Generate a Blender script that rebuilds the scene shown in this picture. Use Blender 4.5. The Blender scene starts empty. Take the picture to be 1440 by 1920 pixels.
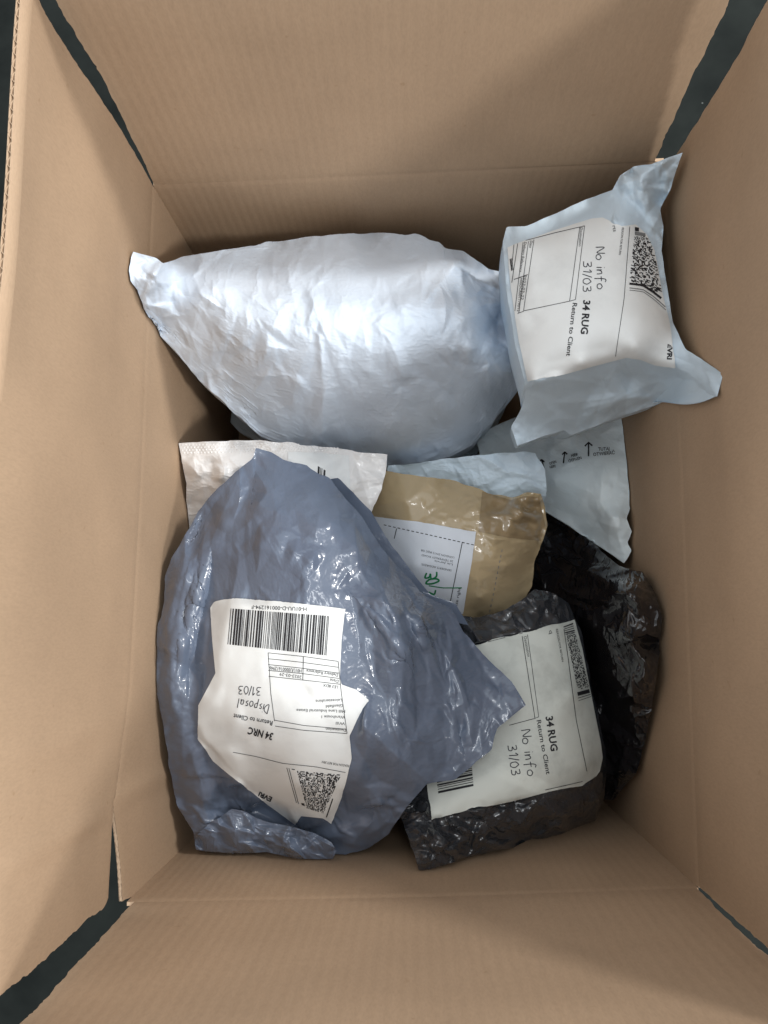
import bpy, math, random
import numpy as np
from mathutils import Vector, Matrix
from mathutils.bvhtree import BVHTree

random.seed(7)
RNG = np.random.default_rng(11)
SC = bpy.context.scene
COL = SC.collection

# ------------------------------------------------------------------ camera
F = 1440.0                      # focal length in photograph pixels
CAM_Z = 0.75
NADIR = (775.0, 1180.0)         # pixel straight below the camera
_n = np.array([(NADIR[0]-720)/F, -(NADIR[1]-960)/F, -1.0]); _n /= np.linalg.norm(_n)
_Z = -_n
_Y = np.array([0, 1.0, 0]); _Y = _Y - _Y.dot(_Z)*_Z; _Y /= np.linalg.norm(_Y)
_X = np.cross(_Y, _Z)
ROT = np.array([_X, _Y, _Z])    # world = ROT @ camera vector
CAMP = np.array([0, 0, CAM_Z])

cam_data = bpy.data.cameras.new('camera')
cam = bpy.data.objects.new('camera', cam_data); COL.objects.link(cam)
cam_data.sensor_fit = 'VERTICAL'; cam_data.sensor_height = 36.0; cam_data.lens = 36.0*F/1920.0
cam_data.clip_start = 0.01; cam_data.clip_end = 100
cam.matrix_world = Matrix.Translation(Vector(CAMP)) @ Matrix(ROT.tolist()).to_4x4()
SC.camera = cam

# ------------------------------------------------------------------ light
world = bpy.data.worlds.new('World'); SC.world = world; world.use_nodes = True
bg = world.node_tree.nodes['Background']
bg.inputs['Color'].default_value = (0.92, 0.965, 1.0, 1); bg.inputs['Strength'].default_value = 0.96

def area(name, loc, target, sx, sy, power, color):
    d = bpy.data.lights.new(name, 'AREA'); d.shape = 'RECTANGLE'; d.size = sx; d.size_y = sy
    d.energy = power; d.color = color
    o = bpy.data.objects.new(name, d); COL.objects.link(o)
    o.location = loc
    o.rotation_euler = (Vector(target)-Vector(loc)).to_track_quat('-Z', 'Y').to_euler()
    return o
area('ceiling_lamp', (2.65, -1.5, 2.95), (0, 0, 0.2), 0.30, 0.6, 68, (1.0, 0.985, 0.96))
area('ceiling_lamp', (2.65, 1.5, 2.95), (0, 0, 0.2), 0.30, 0.6, 84, (1.0, 0.985, 0.96))
area('ceiling_lamp', (0.45, 0.35, 3.05), (0, 0, 0.2), 1.5, 0.25, 18, (0.96, 0.98, 1.0))

vs = SC.view_settings
vs.view_transform = 'Standard'; vs.look = 'None'; vs.gamma = 1; vs.use_curve_mapping = False
vs.exposure = 0.15
SC.cycles.max_bounces = 8; SC.cycles.diffuse_bounces = 6; SC.cycles.glossy_bounces = 3; SC.cycles.transparent_max_bounces = 4
SC.cycles.caustics_reflective = False; SC.cycles.caustics_refractive = False

# ------------------------------------------------------------------ helpers
def rays(px, py):
    v = np.stack([(px-720)/F, -(py-960)/F, -np.ones_like(px)], -1)
    return v @ ROT.T

def pt(px, py, z):
    """photograph pixel + height above the box floor -> world point"""
    px = np.asarray(px, float); py = np.asarray(py, float); z = np.asarray(z, float)
    d = rays(px, py)
    t = (z-CAM_Z)/d[..., 2]
    return CAMP + d*t[..., None]

def topx(P):
    v = (np.asarray(P)-CAMP) @ ROT
    return np.stack([720+F*v[..., 0]/-v[..., 2], 960-F*v[..., 1]/-v[..., 2]], -1)

def lin(r, g, b):
    f = lambda c: (c/255/12.92) if c/255 <= 0.04045 else ((c/255+0.055)/1.055)**2.4
    return (f(r), f(g), f(b))

def vnoise(x, y, seed=0):
    """smooth value noise in about -1..1"""
    r = np.random.default_rng(seed); T = r.uniform(-1, 1, (64, 64))
    xi = np.floor(x).astype(int); yi = np.floor(y).astype(int)
    fx = x-xi; fy = y-yi
    fx = fx*fx*fx*(fx*(fx*6-15)+10); fy = fy*fy*fy*(fy*(fy*6-15)+10)
    g = lambda a, b: T[a % 64, b % 64]
    return (g(xi, yi)*(1-fx)*(1-fy)+g(xi+1, yi)*fx*(1-fy)+g(xi, yi+1)*(1-fx)*fy+g(xi+1, yi+1)*fx*fy)

def mesh_obj(name, verts, faces, mat, parent=None, smooth=False):
    me = bpy.data.meshes.new(name)
    me.from_pydata([tuple(v) for v in verts], [], faces); me.update()
    if smooth: me.shade_smooth()
    o = bpy.data.objects.new(name, me); COL.objects.link(o)
    me.materials.append(mat)
    if parent is not None: o.parent = parent
    return o

def grid_mesh(name, P, mat, parent=None, smooth=True, flip=False):
    """P: (n,m,3) array -> sheet mesh, fast path"""
    n, m = P.shape[:2]
    idx = np.arange(n*m).reshape(n, m)
    q = np.stack([idx[:-1, :-1], idx[1:, :-1], idx[1:, 1:], idx[:-1, 1:]], -1).reshape(-1, 4)
    if flip: q = q[:, ::-1]
    return raw_mesh(name, P.reshape(-1, 3), q, mat, parent, smooth)

def raw_mesh(name, V, Q, mat, parent=None, smooth=True):
    me = bpy.data.meshes.new(name)
    V = np.ascontiguousarray(V, np.float32); Q = np.ascontiguousarray(Q, np.int32)
    k = Q.shape[1]
    me.vertices.add(len(V)); me.vertices.foreach_set('co', V.ravel())
    me.loops.add(Q.size); me.loops.foreach_set('vertex_index', Q.ravel())
    me.polygons.add(len(Q)); me.polygons.foreach_set('loop_start', np.arange(0, Q.size, k, dtype=np.int32))
    me.polygons.foreach_set('loop_total', np.full(len(Q), k, np.int32))
    me.update(calc_edges=True); me.validate()
    if smooth: me.shade_smooth()
    o = bpy.data.objects.new(name, me); COL.objects.link(o)
    me.materials.append(mat)
    if parent is not None: o.parent = parent
    return o

def thing(name, label, cat, loc=(0, 0, 0), group=None):
    o = bpy.data.objects.new(name, None); COL.objects.link(o)
    o.empty_display_size = 0.02
    o['label'] = label; o['category'] = cat
    if group: o['group'] = group
    return o

# ------------------------------------------------------------------ materials
def newmat(name):
    m = bpy.data.materials.new(name); m.use_nodes = True
    nt = m.node_tree; b = nt.nodes['Principled BSDF']
    return m, nt, b

def node(nt, t, **kw):
    n = nt.nodes.new(t)
    for k, v in kw.items(): setattr(n, k, v)
    return n

def obj_coords(nt, scale=(1, 1, 1)):
    tc = node(nt, 'ShaderNodeTexCoord'); mp = node(nt, 'ShaderNodeMapping')
    mp.inputs['Scale'].default_value = scale
    nt.links.new(tc.outputs['Object'], mp.inputs['Vector'])
    return mp.outputs['Vector']

def noise(nt, vec, scale, detail=3, rough=0.55, dist=0.0):
    n = node(nt, 'ShaderNodeTexNoise')
    n.inputs['Scale'].default_value = scale; n.inputs['Detail'].default_value = detail
    n.inputs['Roughness'].default_value = rough; n.inputs['Distortion'].default_value = dist
    nt.links.new(vec, n.inputs['Vector'])
    return n.outputs['Fac']

def ramp(nt, fac, stops):
    r = node(nt, 'ShaderNodeValToRGB')
    el = r.color_ramp.elements
    while len(el) < len(stops): el.new(0.5)
    for e, (p, c) in zip(el, stops):
        e.position = p; e.color = (*c, 1) if len(c) == 3 else c
    nt.links.new(fac, r.inputs['Fac'])
    return r.outputs['Color']

def bump(nt, height, strength, dist, prev=None):
    b = node(nt, 'ShaderNodeBump')
    b.inputs['Strength'].default_value = strength; b.inputs['Distance'].default_value = dist
    nt.links.new(height, b.inputs['Height'])
    if prev is not None: nt.links.new(prev, b.inputs['Normal'])
    return b.outputs['Normal']

def film(name, col, col2, rough, coat=0.0, micro=0.25, spec=0.5, micro_scale=220, ridges=0.0, transl=0.0):
    """plastic mailer film: faint tone variation, fine crinkle relief"""
    m, nt, b = newmat(name)
    v = obj_coords(nt)
    f = noise(nt, v, 14, 4)
    c = ramp(nt, f, [(0.30, col2), (0.68, col)])
    nt.links.new(c, b.inputs['Base Color'])
    b.inputs['Roughness'].default_value = rough
    b.inputs['Specular IOR Level'].default_value = spec
    b.inputs['Coat Weight'].default_value = coat; b.inputs['Coat Roughness'].default_value = 0.07
    h = noise(nt, v, micro_scale, 2, 0.5, 0.6)
    nt.links.new(bump(nt, h, micro, 0.0008), b.inputs['Normal'])
    return m

def cardboard(name, col, axis, pitch=0.0078, flute=0.10):
    """kraft liner: mottled fibres, faint flutes showing through along one axis"""
    m, nt, b = newmat(name)
    v = obj_coords(nt)
    big = noise(nt, v, 7, 4, 0.6)
    fib = noise(nt, obj_coords(nt, (1, 1, 0.35) if axis != 'z' else (0.4, 0.4, 1)), 900, 3, 0.6)
    d = tuple(c*0.86 for c in col); l = tuple(min(1, c*1.10) for c in col)
    c1 = ramp(nt, big, [(0.25, d), (0.75, l)])
    c2 = ramp(nt, fib, [(0.28, (0.92, 0.92, 0.92)), (0.62, (1.02, 1.02, 1.02))])
    spk = noise(nt, v, 160, 2, 0.5)
    c3 = ramp(nt, spk, [(0.20, (0.84, 0.80, 0.74)), (0.28, (1, 1, 1))])
    mx = node(nt, 'ShaderNodeMix', data_type='RGBA', blend_type='MULTIPLY'); mx.inputs['Factor'].default_value = 1.0
    nt.links.new(c1, mx.inputs['A']); nt.links.new(c2, mx.inputs['B'])
    mx2 = node(nt, 'ShaderNodeMix', data_type='RGBA', blend_type='MULTIPLY'); mx2.inputs['Factor'].default_value = 0.8
    nt.links.new(mx.outputs['Result'], mx2.inputs['A']); nt.links.new(c3, mx2.inputs['B'])
    nt.links.new(mx2.outputs['Result'], b.inputs['Base Color'])
    b.inputs['Roughness'].default_value = 0.78; b.inputs['Specular IOR Level'].default_value = 0.25
    w = node(nt, 'ShaderNodeTexWave', wave_type='BANDS', bands_direction={'x': 'X', 'y': 'Y', 'z': 'Z'}[axis])
    w.inputs['Scale'].default_value = 0.3142/pitch*1.0
    w.inputs['Distortion'].default_value = 0.5; w.inputs['Detail'].default_value = 1; w.inputs['Detail Scale'].default_value = 2
    nt.links.new(v, w.inputs['Vector'])
    ad = node(nt, 'ShaderNodeMath', operation='MULTIPLY_ADD'); ad.inputs[1].default_value = flute*0.30
    nt.links.new(w.outputs['Fac'], ad.inputs[0])
    a2 = node(nt, 'ShaderNodeMath', operation='MULTIPLY_ADD'); a2.inputs[1].default_value = 0.025
    nt.links.new(fib, a2.inputs[0]); nt.links.new(a2.outputs[0], ad.inputs[2])
    a3 = node(nt, 'ShaderNodeMath', operation='MULTIPLY'); a3.inputs[1].default_value = 0.5
    nt.links.new(big, a3.inputs[0]); nt.links.new(a3.outputs[0], a2.inputs[2])
    nt.links.new(bump(nt, ad.outputs[0], 0.5, 0.0022), b.inputs['Normal'])
    return m

KRAFT = lin(174, 148, 122)
M = {}
M['card_x'] = cardboard('cardboard_flutes_x', KRAFT, 'x', 0.0064, 0.32)
M['card_y'] = cardboard('cardboard_flutes_y', KRAFT, 'y')
M['card_edge'] = cardboard('cardboard_cut_edge', lin(178, 152, 126), 'z', flute=0)
M['white'] = film('white_film', lin(213, 224, 237), lin(203, 215, 229), 0.62, micro=0.06, spec=0.3, ridges=0.10)
M['pale'] = film('pale_blue_film', lin(200, 216, 228), lin(189, 206, 219), 0.5, micro=0.06, spec=0.35, ridges=0.10)
M['bubble'] = film('white_bubble_mailer', lin(224, 235, 239), lin(214, 226, 231), 0.5, micro=0.08, ridges=0.08)
M['silver'] = film('pearl_bubble_mailer', lin(230, 229, 228), lin(218, 217, 215), 0.36, coat=0.2, micro=0.08, ridges=0.12)
M['grey'] = film('slate_film', lin(99, 110, 128), lin(90, 100, 118), 0.25, coat=0.4, micro=0.02, ridges=0.10)
M['greyin'] = film('slate_film_inside', lin(40, 44, 52), lin(34, 38, 46), 0.4)
M['black'] = film('charcoal_film', lin(50, 52, 56), lin(42, 44, 48), 0.24, coat=0.5, micro=0.05, ridges=0.5, micro_scale=160)
M['jet'] = film('black_film', lin(38, 36, 38), lin(28, 27, 29), 0.14, coat=0.5, micro=0.06, ridges=0.25, micro_scale=120)
M['brown'] = film('brown_tape', lin(176, 158, 126), lin(169, 151, 119), 0.20, coat=0.7, micro=0.10, ridges=0.22)
M['brown2'] = film('brown_tape_band', lin(146, 128, 99), lin(140, 122, 94), 0.20, coat=0.7, micro=0.10, ridges=0.22)

def paper(name, col, dirt):
    m, nt, b = newmat(name)
    v = obj_coords(nt)
    f = noise(nt, v, 26, 5, 0.65); g = noise(nt, v, 9, 2)
    c1 = ramp(nt, f, [(0.28, tuple(c*dirt for c in col)), (0.50, col)])
    nt.links.new(c1, b.inputs['Base Color'])
    b.inputs['Roughness'].default_value = 0.62; b.inputs['Specular IOR Level'].default_value = 0.3
    n1 = bump(nt, noise(nt, v, 60, 4, 0.6, 0.5), 0.16, 0.001)
    nt.links.new(n1, b.inputs['Normal'])
    return m
M['paper'] = paper('label_paper', lin(221, 224, 224), 0.88)
M['paper_dirty'] = paper('scuffed_label_paper', lin(196, 200, 194), 0.74)
M['paper_blue'] = paper('bluish_label_paper', lin(208, 214, 222), 0.95)
def plain(name, col, rough=0.6, spec=0.3):
    m, nt, b = newmat(name)
    v = obj_coords(nt)
    c = ramp(nt, noise(nt, v, 300, 2), [(0.3, tuple(x*0.8 for x in col)), (0.7, tuple(x*1.15 for x in col))])
    nt.links.new(c, b.inputs['Base Color']); b.inputs['Roughness'].default_value = rough
    b.inputs['Specular IOR Level'].default_value = spec
    return m
M['ink'] = plain('black_print', lin(40, 40, 44))
M['ink_grey'] = plain('grey_print', lin(120, 122, 124))
M['pen'] = plain('pen_ink', lin(46, 46, 54))
M['green'] = plain('green_marker', lin(24, 122, 74))

def floor_mat():
    m, nt, b = newmat('dark_floor')
    v = obj_coords(nt)
    c = ramp(nt, noise(nt, v, 18, 5, 0.6), [(0.3, lin(20, 24, 23)), (0.7, lin(34, 38, 36))])
    s = ramp(nt, noise(nt, v, 95, 2, 0.5), [(0.77, (0, 0, 0)), (0.80, (0.12, 0.13, 0.12))])
    mx = node(nt, 'ShaderNodeMix', data_type='RGBA', blend_type='ADD'); mx.inputs['Factor'].default_value = 1
    nt.links.new(c, mx.inputs['A']); nt.links.new(s, mx.inputs['B'])
    nt.links.new(mx.outputs['Result'], b.inputs['Base Color'])
    b.inputs['Roughness'].default_value = 0.9; b.inputs['Specular IOR Level'].default_value = 0.15
    return m
M['floor'] = floor_mat()

# ------------------------------------------------------------------ the box
RIM = 0.27; TOP = 0.43; TH = 0.0022
cTL, cTR, cBR, cBL = [pt(x, y, RIM) for x, y in ((287, 348), (1245, 303), (1309, 1664), (238, 1690))]

gf = mesh_obj('ground', [(-6, -6, -0.012), (6, -6, -0.012), (6, 6, -0.012), (-6, 6, -0.012)], [(0, 1, 2, 3)], M['floor'])
gf['kind'] = 'structure'

WALLS = []   # (point, inward normal) for keeping parcels inside
for a, b in ((cTL, cBL), (cBL, cBR), (cBR, cTR), (cTR, cTL)):
    t = (b-a)[:2]; t /= np.linalg.norm(t); WALLS.append((a[:2].copy(), np.array([-t[1], t[0]])))

def keep_inside(P, margin=0.0015):
    for p, nrm in WALLS:
        d = (P[..., :2]-p) @ nrm
        fix = np.maximum(0, margin-d)
        P[..., 0] += fix*nrm[0]; P[..., 1] += fix*nrm[1]
    return P

def resample(poly, n):
    poly = np.asarray(poly, float)
    s = np.r_[0, np.cumsum(np.linalg.norm(np.diff(poly[:, :2], axis=0), axis=1))]
    t = np.linspace(0, s[-1], n)
    return np.stack([np.interp(t, s, poly[:, k]) for k in range(poly.shape[1])], -1)

def coons(top, right, bottom, left, n, m):
    """top: TL->TR, right: TR->BR, bottom: BL->BR, left: TL->BL; arrays (k,d) -> (n,m,d), rows run TL->BL"""
    T = resample(top, m); B = resample(bottom, m); L = resample(left, n); R = resample(right, n)
    u = np.linspace(0, 1, m)[None, :, None]; v = np.linspace(0, 1, n)[:, None, None]
    S = (1-v)*T[None]+v*B[None]+(1-u)*L[:, None]+u*R[:, None]
    S -= (1-u)*(1-v)*T[0]+u*(1-v)*T[-1]+(1-u)*v*B[0]+u*v*B[-1]
    return S

def board(name, P, out, mat, parent, open_last=False, open_first=False):
    """one sheet of corrugated board: inner face P (n,m,3), thickness outwards; an open edge shows the fluting"""
    n, m = P.shape[:2]
    o = P+np.asarray(out)*TH
    V = np.concatenate([P.reshape(-1, 3), o.reshape(-1, 3)])
    idx = np.arange(n*m).reshape(n, m); N = n*m
    q = np.stack([idx[:-1, :-1], idx[1:, :-1], idx[1:, 1:], idx[:-1, 1:]], -1).reshape(-1, 4)
    loop = np.r_[idx[0, :-1], idx[:-1, -1], idx[-1, :0:-1], idx[:0:-1, 0]]
    nx = np.roll(loop, -1)
    K = len(loop); r = np.arange(K); r2 = np.roll(r, -1)          # the cut edge has its own vertices, so its corners stay crisp
    V = np.concatenate([V, V[loop], V[loop+N]])
    side = np.stack([r, r2, r2+K, r+K], -1)+2*N
    keep = np.ones(len(loop), bool)
    if open_first: keep[:m-1] = False
    if open_last: keep[(m-1)+(n-1):(m-1)*2+(n-1)] = False
    side = side[keep]
    ob = raw_mesh(name, V, np.concatenate([q, q[:, ::-1]+N, side]), mat, parent, smooth=False)
    me = ob.data; me.materials.append(M['card_edge'])
    mi = np.zeros(len(me.polygons), np.int32); mi[2*len(q):] = 1
    me.polygons.foreach_set('material_index', mi)
    sm = np.zeros(len(me.polygons), bool); sm[:2*len(q)] = True
    me.polygons.foreach_set('use_smooth', sm)
    return ob

box = thing('cardboard_box', 'large open brown corrugated cardboard box holding all the parcels', 'box')

def jag(n, amp, seed):
    x = np.linspace(0, n*0.30, n)
    return amp*(vnoise(x, x*0+3.3, seed)+0.6*vnoise(x*2.7, x*0+9.1, seed+1))


def ribbon(name, C, width_dir, width, down, depth, mat, parent):
    """upright strip following centre line C: flat lip of the given width and two faces going down"""
    C = np.asarray(C); w = np.asarray(width_dir)*width/2; d = np.asarray(down)*depth
    P = np.stack([C-w+d, C-w, C+w, C+w+d], 0)
    return grid_mesh(name, P, mat, parent, smooth=False)

def open_edge(E, out, down, parent, pitch=0.0068, depth=0.010):
    """cut edge of corrugated board along polyline E: two liner lips and the wavy medium between"""
    E = resample(E, 3*len(E))
    o = np.asarray(out)
    ribbon('liner_edge', E+o*0.00022, o, 0.00045, down, depth, M['card_edge'], parent)
    ribbon('liner_edge', E+o*(TH-0.00022), o, 0.00045, down, depth, M['card_edge'], parent)
    s = np.r_[0, np.cumsum(np.linalg.norm(np.diff(E, axis=0), axis=1))]
    k = max(8, int(s[-1]/pitch*10)); q = np.linspace(0, s[-1], k)
    C = np.stack([np.interp(q, s, E[:, i]) for i in range(3)], -1)
    ph = q/pitch*2*np.pi+0.8*vnoise(q*40, q*0, 5)
    w = 0.5+0.36*np.clip(1.25*np.sin(ph), -1, 1)
    C = C+o*(TH*w)[:, None]
    ribbon('fluting', C, o, 0.0004, down, depth, M['card_edge'], parent)

OUT = {k: -np.array([*w[1], 0]) for k, w in zip('LBRT', WALLS)}
UP = np.array([0, 0, 1.0])

def on_wall(px, py, k, lean=0.0):
    """pixel -> point on the plane of wall k, leaning outwards above the rim"""
    p, nrm = WALLS['LBRT'.index(k)]
    d = rays(np.asarray(px, float), np.asarray(py, float))
    A = d[..., :2] @ nrm + lean*d[..., 2]
    Bc = (p-CAMP[:2]) @ nrm - lean*(CAM_Z-RIM)
    return CAMP + d*(Bc/A)[..., None]

def seg_dist(px, py, poly):
    poly = np.asarray(poly, float); D = np.full(px.shape, 1e9); A = np.zeros(px.shape)
    sl = np.r_[0, np.cumsum(np.linalg.norm(np.diff(poly, axis=0), axis=1))]
    for k, ((x1, y1), (x2, y2)) in enumerate(zip(poly[:-1], poly[1:])):
        dx, dy = x2-x1, y2-y1
        t = np.clip(((px-x1)*dx+(py-y1)*dy)/(dx*dx+dy*dy+1e-9), 0, 1)
        d = np.hypot(px-x1-t*dx, py-y1-t*dy); c = d < D
        D = np.where(c, d, D); A = np.where(c, (sl[k]+t*(sl[k+1]-sl[k]))/sl[-1], A)
    return D, A


LEFT_DENTS = [([(213, 1506), (255, 1478), (330, 1440)], 0.0016, 26), ([(-20, 1640), (90, 1580), (212, 1512)], 0.0022, 30), ([(-20, 1420), (100, 1400), (240, 1330)], 0.0014, 40)]
def dent(P, k, segs):
    q = topx(P)
    for poly, amp, w in segs:
        d, f = seg_dist(q[..., 0], q[..., 1], poly)
        P -= OUT[k]*(amp*np.maximum(0, 1-d/w)*np.minimum(1, 5*np.minimum(f, 1-f)+0.02))[..., None]

def wall(k, rim_px, mat, open_first=False):
    m = 110
    E = resample(rim_px, m)
    T = on_wall(E[:, 0], E[:, 1], k)
    v = np.r_[0, 0.006, 0.012, 0.02, 0.03, np.linspace(0.05, 1, 26)]
    T = T+np.array([0, 0, 0.0])
    P = np.repeat(T[None], len(v), 0)
    P[..., 2] = T[None, :, 2]*(1-v[:, None])
    dz = T[None, :, 2]-P[..., 2]
    P += OUT[k]*(0.00035*np.exp(-(dz/0.0025)**2))[..., None]
    u = np.linspace(0, 1, m)[None]
    P += OUT[k]*(0.0015*vnoise(u*4+0*P[..., 2], P[..., 2]*14, 40+ord(k)))[..., None]*np.clip(v*6, 0, 1)[:, None, None]*np.clip(8*np.minimum(u, 1-u), 0, 1)[..., None]
    if k == 'L':                                   # close the corner below the torn fold
        w = np.clip((u-0.9)*10, 0, 1)*np.clip(dz/0.01-0.3, 0, 1)
        P[..., 1] += w*(cBL[1]-P[:, -1:, 1]); P[..., 0] += w*(cBL[0]-P[:, -1:, 0])
        dent(P, k, LEFT_DENTS)
    return board('wall', P, OUT[k], mat, box, open_first=open_first), P

rimL = [(287, 348), (265, 900), (243, 1300), (219, 1480), (213, 1506), (216, 1530), (222, 1570), (227, 1620), (229, 1650), (231, 1690)]
wL, PWL = wall('L', rimL, M['card_y'])
open_edge(PWL[0, 88:], OUT['L'], -UP, wL)
wall('B', [(238, 1690), (800, 1680), (1309, 1664)], M['card_x'])
wall('R', [(1309, 1664), (1280, 900), (1245, 303)], M['card_y'])
wall('T', [(1245, 303), (700, 330), (287, 348)], M['card_x'])
fl = np.stack([np.stack([cTL, cTR]), np.stack([cBL, cBR])]); fl[..., 2] = 0.0
board('base', fl, (0, 0, -1), M['card_x'], box)

def flap(k, bottom, top, sideA, sideB, mat, lean, seed, open_last=False):
    """bottom/top/side polylines in pixels; sides run from the fold to the outer edge"""
    n, m = 90, 110
    S = coons(bottom, sideB, top, sideA, n, m)
    vv = np.r_[0, 0.008, 0.016, 0.026, 0.04, np.linspace(0.06, 1, n-5)]
    ui = np.linspace(0, n-1, n)/(n-1)
    S = np.stack([np.stack([np.interp(vv, ui, S[:, j, c]) for j in range(m)], 1) for c in range(2)], -1)
    P = on_wall(S[..., 0], S[..., 1], k, lean)
    v = vv[:, None]; u = np.linspace(0, 1, m)[None, :]
    t = WALLS['LBRT'.index(k)][1]; t = np.array([-t[1], t[0], 0])
    ja = jag(n, 0.0006, seed)[:, None]*np.clip(1-12*u, 0, 1)+jag(n, 0.0006, seed+5)[:, None]*np.clip(1-12*(1-u), 0, 1)
    P += ja[..., None]*t*np.clip(v*12, 0, 1)[..., None]
    P += OUT[k]*(0.00035*np.exp(-(v*0.16/0.0025)**2))[..., None]
    P += OUT[k]*(0.0022*vnoise(u*4+v*0, v*3+u*0, seed)*np.clip(v*4, 0, 1))[..., None]
    if k == 'L': dent(P, k, LEFT_DENTS)
    ob = board('flap', P, OUT[k], mat, box, open_last=open_last)
    if open_last:
        e = P[-1]; open_edge(e, OUT[k], -UP, ob)
    return ob, P

left_bottom = [(287, 348), (265, 900), (243, 1300), (218, 1480), (212.5, 1506), (209, 1600), (206, 1645), (204, 1684)]
fL, PL = flap('L', left_bottom, [(45, -60), (20, 240), (2, 480), (-22, 750), (-45, 1100), (-70, 1600), (-85, 1935)],
              [(287, 348), (180, 175), (75, 0), (45, -60)],
              [(204, 1684), (192, 1705), (165, 1720), (70, 1805), (0, 1860), (-85, 1935)], M['card_y'], 0.0, 3, True)
fT, PT = flap('T', [(290, 347.5), (700, 330), (1240, 303.3)], [(20, -140), (700, -170), (1440, -190)],
              [(290, 347.5), (200, 165), (100, 0), (20, -140)],
              [(1240, 303.3), (1226, 303.5), (1300, 140), (1366, 0), (1440, -190)], M['card_x'], 0.03, 13)
fR, PR = flap('R', [(1246, 320), (1280, 900), (1309, 1662)], [(1545, -180), (1600, 700), (1660, 2000)],
              [(1246, 320), (1268, 290), (1440, 10), (1545, -180)],
              [(1309, 1662), (1370, 1712), (1440, 1775), (1660, 2000)], M['card_y'], 0.0, 23)
fB, PB = flap('B', [(252, 1690), (800, 1680), (1306, 1664)], [(-30, 1980), (800, 2040), (1640, 1990)],
              [(252, 1690), (140, 1810), (30, 1920), (-30, 1980)],
              [(1306, 1664), (1350, 1712), (1440, 1793), (1640, 1990)], M['card_x'], 0.006, 33)

# ------------------------------------------------------------------ bags
HC = 0.0025; HX0 = -0.26; HY0 = -0.30; HN = (210, 260)
HMAP = np.zeros(HN)                    # height of what already lies in the box

def hget(X, Y):
    fx = np.clip((X-HX0)/HC-0.5, 0, HN[0]-1.001); fy = np.clip((Y-HY0)/HC-0.5, 0, HN[1]-1.001)
    i = fx.astype(int); j = fy.astype(int); a = fx-i; b = fy-j
    return (HMAP[i, j]*(1-a)*(1-b)+HMAP[i+1, j]*a*(1-b)+HMAP[i, j+1]*(1-a)*b+HMAP[i+1, j+1]*a*b)

def hput(P):
    Q = P
    for _ in range(1):
        Q2 = np.zeros((Q.shape[0]*2-1, Q.shape[1]*2-1, 3))
        Q2[::2, ::2] = Q; Q2[1::2, ::2] = (Q[1:]+Q[:-1])/2
        Q2[:, 1::2] = (Q2[:, 2::2]+Q2[:, :-2:2])/2
        Q = Q2
    Q = Q.reshape(-1, 3)
    i = np.clip(((Q[:, 0]-HX0)/HC).astype(int), 0, HN[0]-1); j = np.clip(((Q[:, 1]-HY0)/HC).astype(int), 0, HN[1]-1)
    np.maximum.at(HMAP, (i, j), Q[:, 2])

def rbf(ctrl, X, Y):
    c = np.asarray(ctrl, float); S = 100.0
    p = c[:, :2]/S; n = len(c)
    phi = lambda r: r
    D = np.linalg.norm(p[:, None]-p[None], axis=-1)
    A = np.zeros((n+3, n+3)); A[:n, :n] = phi(D); A[:n, n] = 1; A[:n, n+1:] = p; A[n:, :n] = A[:n, n:].T
    A[:n, :n] -= np.eye(n)*0.02
    w = np.linalg.lstsq(A, np.r_[c[:, 2], 0, 0, 0], rcond=None)[0]
    x = X/S; y = Y/S
    out = w[n]+w[n+1]*x+w[n+2]*y
    for k in range(n): out = out+w[k]*np.hypot(x-p[k, 0], y-p[k, 1])
    return out

def normals(P):
    du = np.gradient(P, axis=1); dv = np.gradient(P, axis=0)
    N = np.cross(dv, du); N /= np.linalg.norm(N, axis=-1, keepdims=True)+1e-12
    s = np.sign(N[..., 2:3].mean()); return N*(s if s != 0 else 1)

def lap(P, it, mask=None):
    for _ in range(it):
        Q = P.copy()
        Q[1:-1, 1:-1] = 0.5*P[1:-1, 1:-1]+0.125*(P[2:, 1:-1]+P[:-2, 1:-1]+P[1:-1, 2:]+P[1:-1, :-2])
        P = Q if mask is None else P+(Q-P)*mask[..., None]
    return P

def upsample(A, n, m):
    a, b = A.shape[:2]
    i = np.linspace(0, a-1, n); i0 = np.minimum(i.astype(int), a-2); f = (i-i0)[:, None, None]
    B = A[i0]*(1-f)+A[i0+1]*f
    j = np.linspace(0, b-1, m); j0 = np.minimum(j.astype(int), b-2); g = (j-j0)[None, :, None]
    return B[:, j0]*(1-g)+B[:, j0+1]*g

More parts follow.
